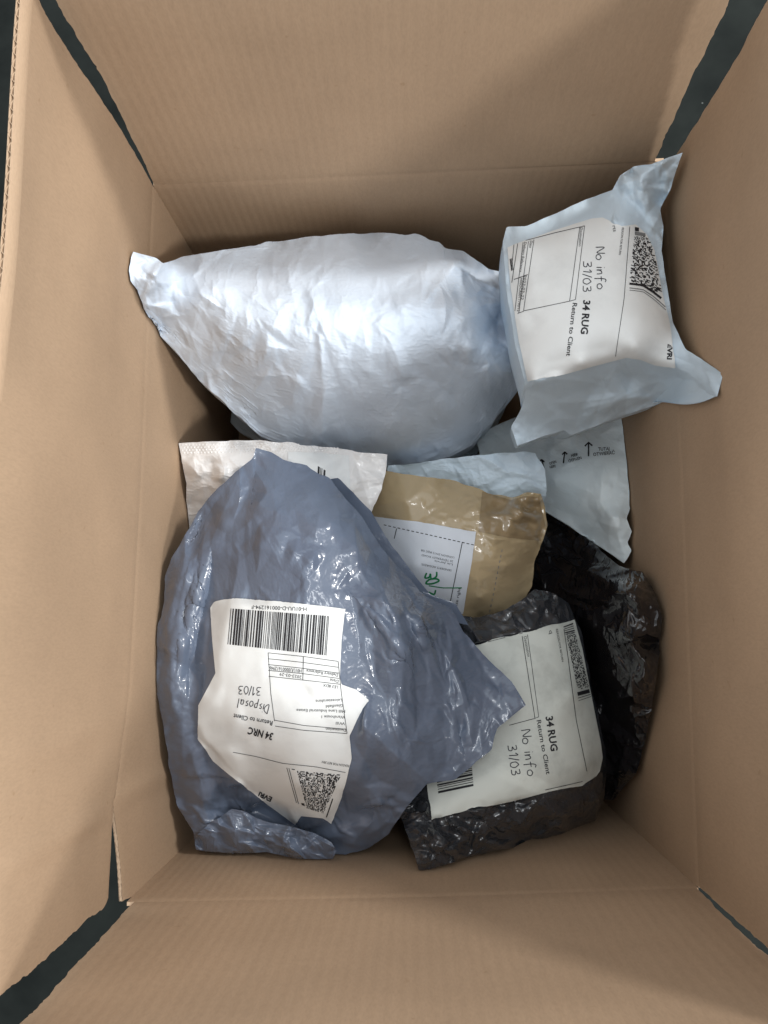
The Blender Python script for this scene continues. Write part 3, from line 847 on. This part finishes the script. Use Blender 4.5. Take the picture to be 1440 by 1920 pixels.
lb, lt = label('address_label', tr, [(540, 848), (600, 850), (654, 855)], [(654, 855), (656, 900), (656, 930)], [(540, 930), (656, 930)], [(540, 848), (540, 930)], M['paper'], ob, 40, 40)
pr = Print(); pr.bars([(596, 874), (613, 884), (611, 915), (594, 910)], 3, 14); pr.build('barcode', lt, M['ink'], lb)
pr = Print()
# embossed dots of the heat seal
sl = []
for j in range(4):
    for i in range(46):
        sl.append((342+i*6.4+(j % 2)*3.2, 834-0.016*(i*6.4)+j*5+max(0, (i*6.4-150))*0.045))
dv = []; df = []
for (x, y) in sl:
    (c,), ok = cast(tr, [x], [y], 0.0)
    if not ok[0]: continue
    k = len(dv); rr = 0.0008
    dv += [tuple(c+np.array([rr*math.cos(a), rr*math.sin(a), 0])) for a in np.linspace(0, 2*math.pi, 6, endpoint=False)]+[tuple(c+np.array([0, 0, .0007]))]
    df += [(k+i, k+(i+1) % 6, k+6) for i in range(6)]
sd = mesh_obj('seal_dots', dv, df, M['silver'], ob, True); sd['kind'] = 'stuff'

# ---- dark grey bag with scuffed return label
t = thing('mailing_bag', 'charcoal plastic parcel with scuffed white label reading 34 RUG, lower right', 'bag')
ob, X, tr = bag('film', [(800, 1150), (852, 1150), (900, 1158), (950, 1142), (985, 1118), (1002, 1103), (1034, 1110), (1066, 1130)],
    [(1066, 1130), (1092, 1190), (1110, 1290), (1128, 1370), (1140, 1440), (1134, 1500), (1116, 1540)],
    [(786, 1636), (830, 1622), (900, 1602), (1000, 1582), (1070, 1562), (1116, 1540)], [(800, 1150), (760, 1300), (752, 1460), (752, 1530), (768, 1570), (776, 1600), (786, 1636)],
    [(800, 1150, .16), (900, 1158, .17), (985, 1118, .175), (1030, 1110, .17), (1070, 1130, .16), (1114, 1290, .165), (1142, 1440, .155), (1118, 1540, .10), (1070, 1562, .13), (1000, 1582, .158), (900, 1602, .186), (786, 1636, .230),
     (752, 1530, .215), (752, 1460, .205), (760, 1300, .16), (900, 1200, .185), (1040, 1190, .188), (1070, 1300, .20), (1100, 1430, .192), (1000, 1350, .206), (900, 1400, .208), (850, 1500, .226), (950, 1500, .224), (1060, 1480, .198),
     (800, 1560, .236), (900, 1555, .22), (1020, 1530, .195), (830, 1605, .228), (960, 1575, .19), (1110, 1490, .17)],
    M['black'], t, post=[(60, 70, 16, .0018, -20, 130), (40, 60, 14, .0022, -15, 120, .6, (750, 1130, 1500, 1640))], slack=(.022, .026), n=280, m=230, seed=53, creases=[(60, 80, 22, .0034, -15, 120), (60, 34, 10, .0014), (60, 100, 20, .0052, -20, 110, .6, (750, 1130, 1490, 1640)), (40, 40, 12, .003, -20, 160, .6, (750, 900, 1480, 1640)), (30, 50, 14, .003, 60, 120, .6, (850, 1090, 1100, 1200))], thick=.11, dmax=.010, bend=.12, pull=.01, slack_noise=.8,
    flat=[[(870, 1212), (1058, 1166), (1080, 1165), (1112, 1310), (1130, 1420), (1120, 1455), (1092, 1473), (810, 1535), (780, 1440), (860, 1300)]],
    folds=[([(765, 1585), (850, 1590), (930, 1550), (1010, 1510)], .006, 12), ([(760, 1520), (790, 1560)], .006, 10), ([(900, 1525), (925, 1560)], .006, 9), ([(1000, 1112), (1010, 1150)], .004, 9)])
lb, lt = label('return_label', tr, [(876, 1212), (900, 1206), (985, 1184), (1058, 1168), (1076, 1163)],
    [(1076, 1163), (1090, 1215), (1102, 1280), (1112, 1330), (1124, 1390), (1128, 1420), (1122, 1448), (1095, 1462)],
    [(808, 1536), (850, 1524), (960, 1500), (1050, 1478), (1092, 1472), (1095, 1462)], [(876, 1212), (850, 1300), (800, 1460), (808, 1536)], M['paper_dirty'], ob, 80, 80, .0009)
pr = Print()
pr.line([(902, 1207), (980, 1187)], 1); pr.line([(979, 1193), (1003, 1347)], 1.2); pr.line([(989, 1190), (1010, 1344)], 1); pr.line([(1003, 1347), (1010, 1344)], 1); pr.line([(955, 1360), (1003, 1347)], 1.2)
pr.line([(1057, 1180), (1063, 1220), (1080, 1350), (1100, 1446)], 1.1); pr.line([(1022, 1481), (1092, 1465)], 1.2)
pr.build('ruled_lines', lt, M['ink'], lb)
pr = Print()
pr.text('Destination', (982, 1194), (989, 1232), 5.5); pr.text('REASON FOR RETURN', (1042, 1180), (1053, 1241), 3.8); pr.text('q', (1029, 1183), (1031, 1189), 7)
pr.text('34 RUG', (1023, 1344), (1033, 1409), 13, .03); pr.text('Return to Client', (1006, 1351), (1024, 1452), 8.5, .012)
pr.build('lettering', lt, M['ink'], lb)
pr = Print()
pr.bars([(1056, 1175), (1074, 1168), (1078, 1186), (1060, 1190)][1:]+[(1056, 1175)], 5, 14)
pr.cells([(1061, 1190), (1078, 1185), (1104, 1288), (1083, 1294)], 9, 14, 62, .5)
pr.band([(1082, 1298), (1104, 1292), (1106, 1299), (1083, 1305)]); pr.line([(1083, 1309), (1107, 1302)], 1.2); pr.line([(1084, 1314), (1108, 1306)], 1)
pr.bars([(884, 1426), (888, 1474), (822, 1488), (816, 1440)], 12, 34)
pr.build('barcode', lt, M['ink'], lb)
pr = Print()
pr.hand('No info', (977, 1370), (990, 1458), 17, 1.7); pr.hand('31/03', (952, 1398), (960, 1457), 16, 1.7)
pr.build('handwriting', lt, M['pen'], lb)

# ---- pale blue parcel with return label, top right
t = thing('mailing_bag', 'pale blue plastic parcel with white label reading 34 RUG, upper right corner', 'bag')
ob, X, tr = bag('film', [(943, 452), (950, 425), (985, 424), (1030, 405), (1100, 374), (1148, 356), (1163, 328), (1188, 312), (1222, 308), (1250, 296), (1280, 286)],
    [(1280, 286), (1266, 325), (1258, 352), (1238, 392), (1244, 425), (1240, 470), (1250, 530), (1262, 605), (1286, 655), (1357, 698), (1345, 743)],
    [(970, 836), (1012, 820), (1058, 806), (1070, 816), (1160, 782), (1235, 757), (1290, 735), (1345, 743)],
    [(943, 452), (946, 500), (952, 560), (965, 640), (984, 712), (986, 740), (975, 770), (958, 800), (970, 836)],
    [(943, 452, .275), (1030, 405, .275), (1100, 374, .275), (1163, 328, .29), (1222, 308, .31), (1280, 286, .315), (1258, 352, .295), (1240, 430, .285), (1250, 530, .29), (1262, 605, .295), (1300, 665, .315), (1357, 698, .345), (1345, 743, .345),
     (1290, 735, .28), (1235, 757, .235), (1160, 782, .215), (1070, 814, .205), (970, 836, .22), (958, 800, .225), (986, 735, .26), (965, 640, .285), (950, 540, .285), (962, 500, .294), (975, 600, .297), (990, 680, .295),
     (990, 460, .30), (1080, 430, .30), (1170, 415, .305), (1190, 500, .31), (1200, 600, .315), (1190, 650, .315), (1090, 680, .31), (1000, 710, .295), (1000, 600, .30), (1100, 550, .312), (985, 520, .298),
     (1225, 500, .298), (1240, 600, .305), (1255, 680, .30), (1100, 740, .25), (1190, 710, .265), (1030, 770, .245), (1200, 340, .305), (1000, 800, .225)],
    M['pale'], t, post=[(40, 60, 18, .0012)], slack=(.014, .014), n=220, m=200, seed=61, jit=1.0, creases=[(40, 70, 24, .0018), (24, 110, 34, .0045, 30, 160, .6, (960, 1340, 690, 830)), (30, 60, 16, .0045, 60, 90, .6, (1150, 1285, 285, 450))], thick=.09, dmax=.007, bend=.3,
    flat=[[(944, 470), (1120, 412), (1190, 425), (1262, 690), (1150, 660), (1180, 655), (985, 718)]],
    folds=[([(985, 714), (1090, 682), (1180, 655)], .004, 10), ([(1180, 655), (1225, 725)], .004, 10), ([(1180, 655), (1290, 700), (1340, 740)], .004, 10), ([(1150, 356), (1200, 330), (1275, 290)], .006, 12),
           ([(1200, 315), (1205, 360), (1225, 400)], .006, 10), ([(1240, 400), (1215, 440)], .005, 10)])
lb, lt = label('return_label', tr, [(953, 466), (968, 459), (1040, 434), (1110, 412), (1130, 410), (1165, 425), (1190, 422)],
    [(1190, 422), (1210, 440), (1225, 470), (1238, 540), (1252, 600), (1262, 650), (1268, 688)],
    [(992, 714), (1050, 702), (1110, 685), (1175, 668), (1200, 672), (1230, 683), (1268, 688)], [(953, 466), (960, 545), (975, 640), (992, 714)], M['paper'], ob, 80, 80, .0009)
pr = Print()
pr.line([(1087, 426), (1068, 565)], 1); pr.line([(1096, 424), (1079, 562)], 1); pr.line([(1068, 565), (1079, 562)], 1); pr.line([(960, 458), (1040, 437), (1096, 424)], 1); pr.line([(982, 583), (1068, 565)], 1)
for a, b in (((1001, 450), (982, 583)), ((991, 453), (973, 587)), ((981, 455), (965, 590)), ((971, 457), (960, 530)), ((964, 459), (960, 500))): pr.line([a, b], 1)
pr.line([(964, 524), (990, 515)], 1.2); pr.line([(965, 590), (982, 584)], 1)
pr.line([(1181, 418), (1170, 560), (1154, 668)], 1); pr.line([(1109, 408), (1109, 413)], 1); pr.line([(1130, 406), (1130, 411)], 1)
pr.build('ruled_lines', lt, M['ink'], lb)
pr = Print()
pr.text('Destination', (1088, 427), (1085, 462), 5); pr.text('Date', (994, 452), (992, 465), 5); pr.text('Delivery Reference', (983, 454), (974, 510), 5)
pr.text('2023-03-22', (983, 516), (977, 562), 5); pr.text('H00DCA0017790/12', (976, 521), (970, 584), 4.5)
pr.text('REASON FOR RETURN', (1166, 427), (1160, 478), 4); pr.text('rts', (1148, 424), (1150, 435), 7)
pr.text('34 RUG', (1094, 563), (1089, 626), 13, .03); pr.text('Return to Client', (1074, 568), (1062, 667), 8.5, .012); pr.text('EVRi', (1252, 645), (1251, 674), 9, .04)
pr.build('lettering', lt, M['ink'], lb)
pr = Print()
pr.band([(1190, 426), (1216, 430), (1217, 438), (1190, 433)])
pr.cells([(1189, 444), (1222, 443), (1245, 556), (1180, 526)], 19, 22, 50, .5)
pr.line([(1180, 532), (1205, 535), (1225, 548), (1250, 568)], 4)
pr.bars([(956, 486), (961, 484), (964, 506), (959, 508)], 3, 8)
pr.build('barcode', lt, M['ink'], lb)
pr = Print(); pr.band([(1190, 434), (1217, 439), (1218, 444), (1190, 441)]); pr.line([(1180, 540), (1205, 543), (1225, 556), (1252, 580)], 1.6); pr.line([(1180, 544), (1205, 547), (1225, 561), (1253, 586)], 1.2)
pr.build('grey_bars', lt, M['ink_grey'], lb)
pr = Print()
pr.hand('No info', (1117, 464), (1120, 545), 16, 1.5); pr.hand('31/03', (1094, 490), (1093, 550), 15, 1.5)
pr.build('handwriting', lt, M['pen'], lb)

# ---- slate grey bag on top, lower left
t = thing('mailing_bag', 'large slate grey plastic bag with white barcode label reading 34 NRC', 'bag')
# sealed edge of the back sheet showing beyond the front film
bag('seam', [(612, 900), (634, 897), (662, 922), (695, 957)], [(695, 957), (722, 1003), (752, 1045), (782, 1084), (808, 1114), (856, 1133), (878, 1172)], [(630, 940), (690, 1020), (750, 1100), (820, 1160), (878, 1172)],
    [(612, 900), (618, 920), (630, 940)],
    [(612, 900, .206), (630, 940, .206), (660, 920, .214), (695, 957, .214), (752, 1045, .21), (808, 1114, .207), (856, 1133, .206), (878, 1172, .2), (690, 1020, .21), (750, 1100, .206)],
    M['grey'], t, slack=(.01, .01), n=60, m=60, seed=77, thick=.004, dmax=.003, rim_noise=.0005, jit=1.2)
ob, X, tr = bag('film', [(372, 958), (400, 925), (440, 884), (476, 858), (481, 840), (508, 846), (530, 860), (575, 872), (620, 899), (650, 934), (678, 968)],
    [(678, 968), (715, 1025), (748, 1065), (780, 1100), (806, 1123), (846, 1142), (872, 1186), (918, 1238), (958, 1276), (986, 1322)],
    [(368, 1592), (420, 1598), (500, 1596), (570, 1612), (618, 1613), (690, 1590), (728, 1562), (762, 1512), (800, 1470), (852, 1462), (880, 1440), (922, 1405), (932, 1366), (986, 1322)],
    [(372, 958), (352, 995), (322, 1045), (308, 1085), (306, 1130), (296, 1180), (290, 1250), (294, 1300), (304, 1350), (316, 1420), (326, 1490), (346, 1535), (362, 1560), (368, 1592)],
    [(372, 958, .225), (440, 884, .228), (481, 840, .228), (580, 868, .225), (660, 918, .222), (706, 955, .222), (770, 1050, .215), (856, 1132, .21), (925, 1230, .21), (986, 1322, .226),
     (932, 1366, .23), (922, 1405, .232), (852, 1462, .232), (762, 1512, .232), (690, 1590, .185), (618, 1613, .196), (570, 1612, .194), (500, 1596, .178), (368, 1592, .17), (326, 1490, .205), (304, 1350, .226), (290, 1250, .234), (306, 1130, .232), (322, 1045, .230),
     (420, 980, .25), (520, 960, .26), (620, 980, .26), (680, 1020, .25), (370, 1080, .245), (480, 1080, .268), (600, 1100, .272), (720, 1100, .255), (800, 1180, .245), (340, 1200, .25), (420, 1200, .262), (540, 1220, .272), (660, 1230, .27), (780, 1280, .248), (880, 1290, .228),
     (330, 1330, .238), (380, 1340, .245), (450, 1340, .262), (560, 1360, .27), (660, 1360, .265), (760, 1400, .25), (860, 1400, .236), (350, 1450, .225), (430, 1460, .228), (560, 1470, .245), (640, 1480, .24), (720, 1480, .238),
     (400, 1540, .195), (385, 1575, .19), (450, 1578, .198), (540, 1592, .198), (610, 1600, .20), (470, 1520, .178), (540, 1545, .182), (600, 1560, .20), (680, 1550, .208), (430, 1490, .205)],
    M['grey'], t, slack=(.012, .009), n=330, m=300, seed=71, creases=[(34, 210, 50, .0052, 70, 90), (26, 90, 24, .0022, 70, 140), (40, 90, 24, .0045, 20, 120, .6, (300, 760, 1480, 1610)), (10, 240, 40, .0035, 92, 30, .6, (310, 395, 980, 1480)),
    (26, 130, 22, .0036, 68, 40, .7, (680, 960, 1050, 1420)), (14, 60, 12, .002, 60, 120, .6, (660, 900, 1050, 1420))],
    thick=.10, dmax=.012, bend=.22, pull=.008, slack_noise=.9, paper_amp=.0018, post=[(50, 130, 34, .0022, 68, 90), (40, 60, 14, .0010, 60, 160), (8, 200, 34, .0014, 95, 40, .6, (320, 400, 980, 1480)), (40, 60, 14, .0018, 20, 140, .6, (330, 760, 1460, 1610)), (30, 110, 14, .0016, 70, 40, .8, (660, 900, 1060, 1420))],
    flat=[[(400, 1128), (645, 1143), (645, 1290), (690, 1310), (640, 1500), (600, 1540), (470, 1480), (375, 1380), (372, 1330)]],
    folds=[([(395, 990), (402, 1050), (388, 1130), (370, 1220), (368, 1300)], -.015, 24), ([(348, 1010), (330, 1100), (322, 1200), (326, 1320), (342, 1430)], .004, 20), ([(365, 985), (420, 960), (500, 905)], -.006, 22), ([(535, 1030), (565, 1040), (595, 1064)], .006, 20), ([(480, 880), (500, 920), (470, 960)], .006, 18), ([(620, 930), (660, 1000), (650, 1080)], .005, 24), ([(372, 970), (425, 1000), (420, 1040)], -.007, 22), ([(700, 1080), (745, 1180), (752, 1290), (735, 1400)], .012, 26), ([(760, 1130), (800, 1230), (820, 1320)], .007, 16), ([(680, 1300), (690, 1400), (660, 1500)], .007, 22), ([(560, 905), (600, 960), (590, 1020)], .006, 26), ([(640, 1110), (700, 1130), (735, 1210), (735, 1300)], .007, 16), ([(690, 1060), (720, 1130), (760, 1220), (800, 1330)], .007, 14),
           ([(350, 1380), (372, 1460), (390, 1520)], .010, 20), ([(400, 1550), (440, 1530), (520, 1560), (600, 1610)], .012, 18), ([(470, 1495), (560, 1560), (640, 1580)], -.008, 18), ([(690, 1470), (700, 1540), (640, 1600)], .010, 20), ([(380, 1400), (420, 1490), (480, 1520)], -.010, 24),
           ([(500, 960), (480, 1000), (430, 1040)], -.004, 12), ([(660, 940), (665, 990), (720, 1060)], -.005, 14)])
bag('hem', [(372, 1562), (398, 1540), (432, 1518), (452, 1519), (490, 1536), (545, 1550), (590, 1562), (622, 1580)], [(622, 1580), (630, 1596), (622, 1613)],
    [(368, 1593), (420, 1599), (500, 1597), (570, 1613), (622, 1613)], [(372, 1562), (366, 1578), (368, 1593)],
    [(372, 1562, .196), (432, 1518, .206), (490, 1536, .203), (545, 1550, .203), (622, 1580, .204), (622, 1613, .197), (570, 1613, .196), (500, 1597, .19), (420, 1599, .19), (368, 1593, .185), (440, 1560, .210), (530, 1580, .207), (590, 1592, .206)],
    M['grey'], t, slack=(.05, .03), n=60, m=180, seed=79, thick=.006, dmax=.008, bend=.15, jit=2, creases=[(30, 90, 16, .006, 20, 70), (30, 40, 12, .004, 60, 140)])
lb, lt = label('return_label', tr, [(396, 1140), (404, 1128), (440, 1123), (520, 1128), (600, 1136), (647, 1142)],
    [(647, 1142), (640, 1200), (637, 1270), (640, 1283), (668, 1293), (692, 1314), (672, 1345), (656, 1378), (660, 1420), (650, 1460), (622, 1543)],
    [(470, 1482), (500, 1505), (555, 1545), (565, 1528), (605, 1532), (622, 1543)], [(396, 1140), (400, 1200), (406, 1262), (374, 1322), (372, 1385), (400, 1425), (430, 1450), (470, 1482)], M['paper'], ob, 110, 80, .0009, 2)
pr = Print()
pr.line([(503, 1224), (570, 1231), (634, 1240)], 1); pr.line([(503, 1235), (568, 1242), (634, 1251)], 1); pr.line([(503, 1246), (568, 1253), (636, 1262)], 1); pr.line([(503, 1257), (568, 1263), (636, 1272)], 1); pr.line([(504, 1268), (568, 1275), (638, 1283)], 1)
pr.line([(503, 1224), (508, 1300), (515, 1352)], 1); pr.line([(634, 1240), (640, 1300), (651, 1375)], 1); pr.line([(569, 1231), (568, 1275)], 1.2)
pr.line([(515, 1350), (570, 1360), (650, 1367)], 1); pr.line([(516, 1361), (570, 1369), (651, 1375)], 1)
pr.line([(437, 1410), (480, 1418), (530, 1431), (590, 1437), (648, 1448)], 1)
pr.build('ruled_lines', lt, M['ink'], lb)
pr = Print()
pr.text('H-01UU-D-000161294-F', (575, 1139), (472, 1135), 7, .005)
pr.text('Delivery Reference', (634, 1263), (575, 1255), 6); pr.text('H01UU0000161294 6'.replace(' ', ''), (566, 1255), (506, 1249), 7); pr.text('Date', (635, 1275), (619, 1272), 6); pr.text('2023-03-29', (566, 1267), (525, 1261), 6)
for s, a, b in (('LE3 8DX', (634, 1286), (606, 1282)), ('Leicestershire', (641, 1310), (592, 1312)), ('Glenfield', (643, 1320), (611, 1322)), ('Mill Lane Industrial Estate', (647, 1331), (556, 1329)),
                ('Warehouse 1', (647, 1342), (603, 1341)), ('Will', (647, 1354), (630, 1353)), ('Destination', (649, 1366), (611, 1364))): pr.text(s, a, b, 5.5)
pr.text('34 NRC', (513, 1375), (467, 1363), 13, .03); pr.text('Return to Client', (512, 1352), (439, 1338), 8.5, .012)
pr.text('REASON FOR RETURN', (655, 1434), (604, 1426), 4.5); pr.text('EVRi', (511, 1495), (487, 1484), 9, .04)
pr.build('lettering', lt, M['ink'], lb)
pr = Print()
pr.bars([(433, 1141), (617, 1155), (612, 1229), (427, 1208)], 77, 150)
pr.cells([(557, 1445), (640, 1452), (606, 1525), (575, 1515)], 29, 40, 34, .5)
pr.band([(547, 1441), (553, 1442), (572, 1511), (566, 1509)]); pr.line([(542, 1440), (560, 1507)], 1); pr.line([(538, 1439), (556, 1505)], 1); pr.line([(624, 1497), (612, 1532)], 2)
pr.build('barcode', lt, M['ink'], lb)
pr = Print()
pr.hand('31/03', (490, 1289), (446, 1286), 15, 1.4); pr.hand('Disposal', (506, 1322), (446, 1309), 17, 1.4)
pr.build('handwriting', lt, M['pen'], lb)
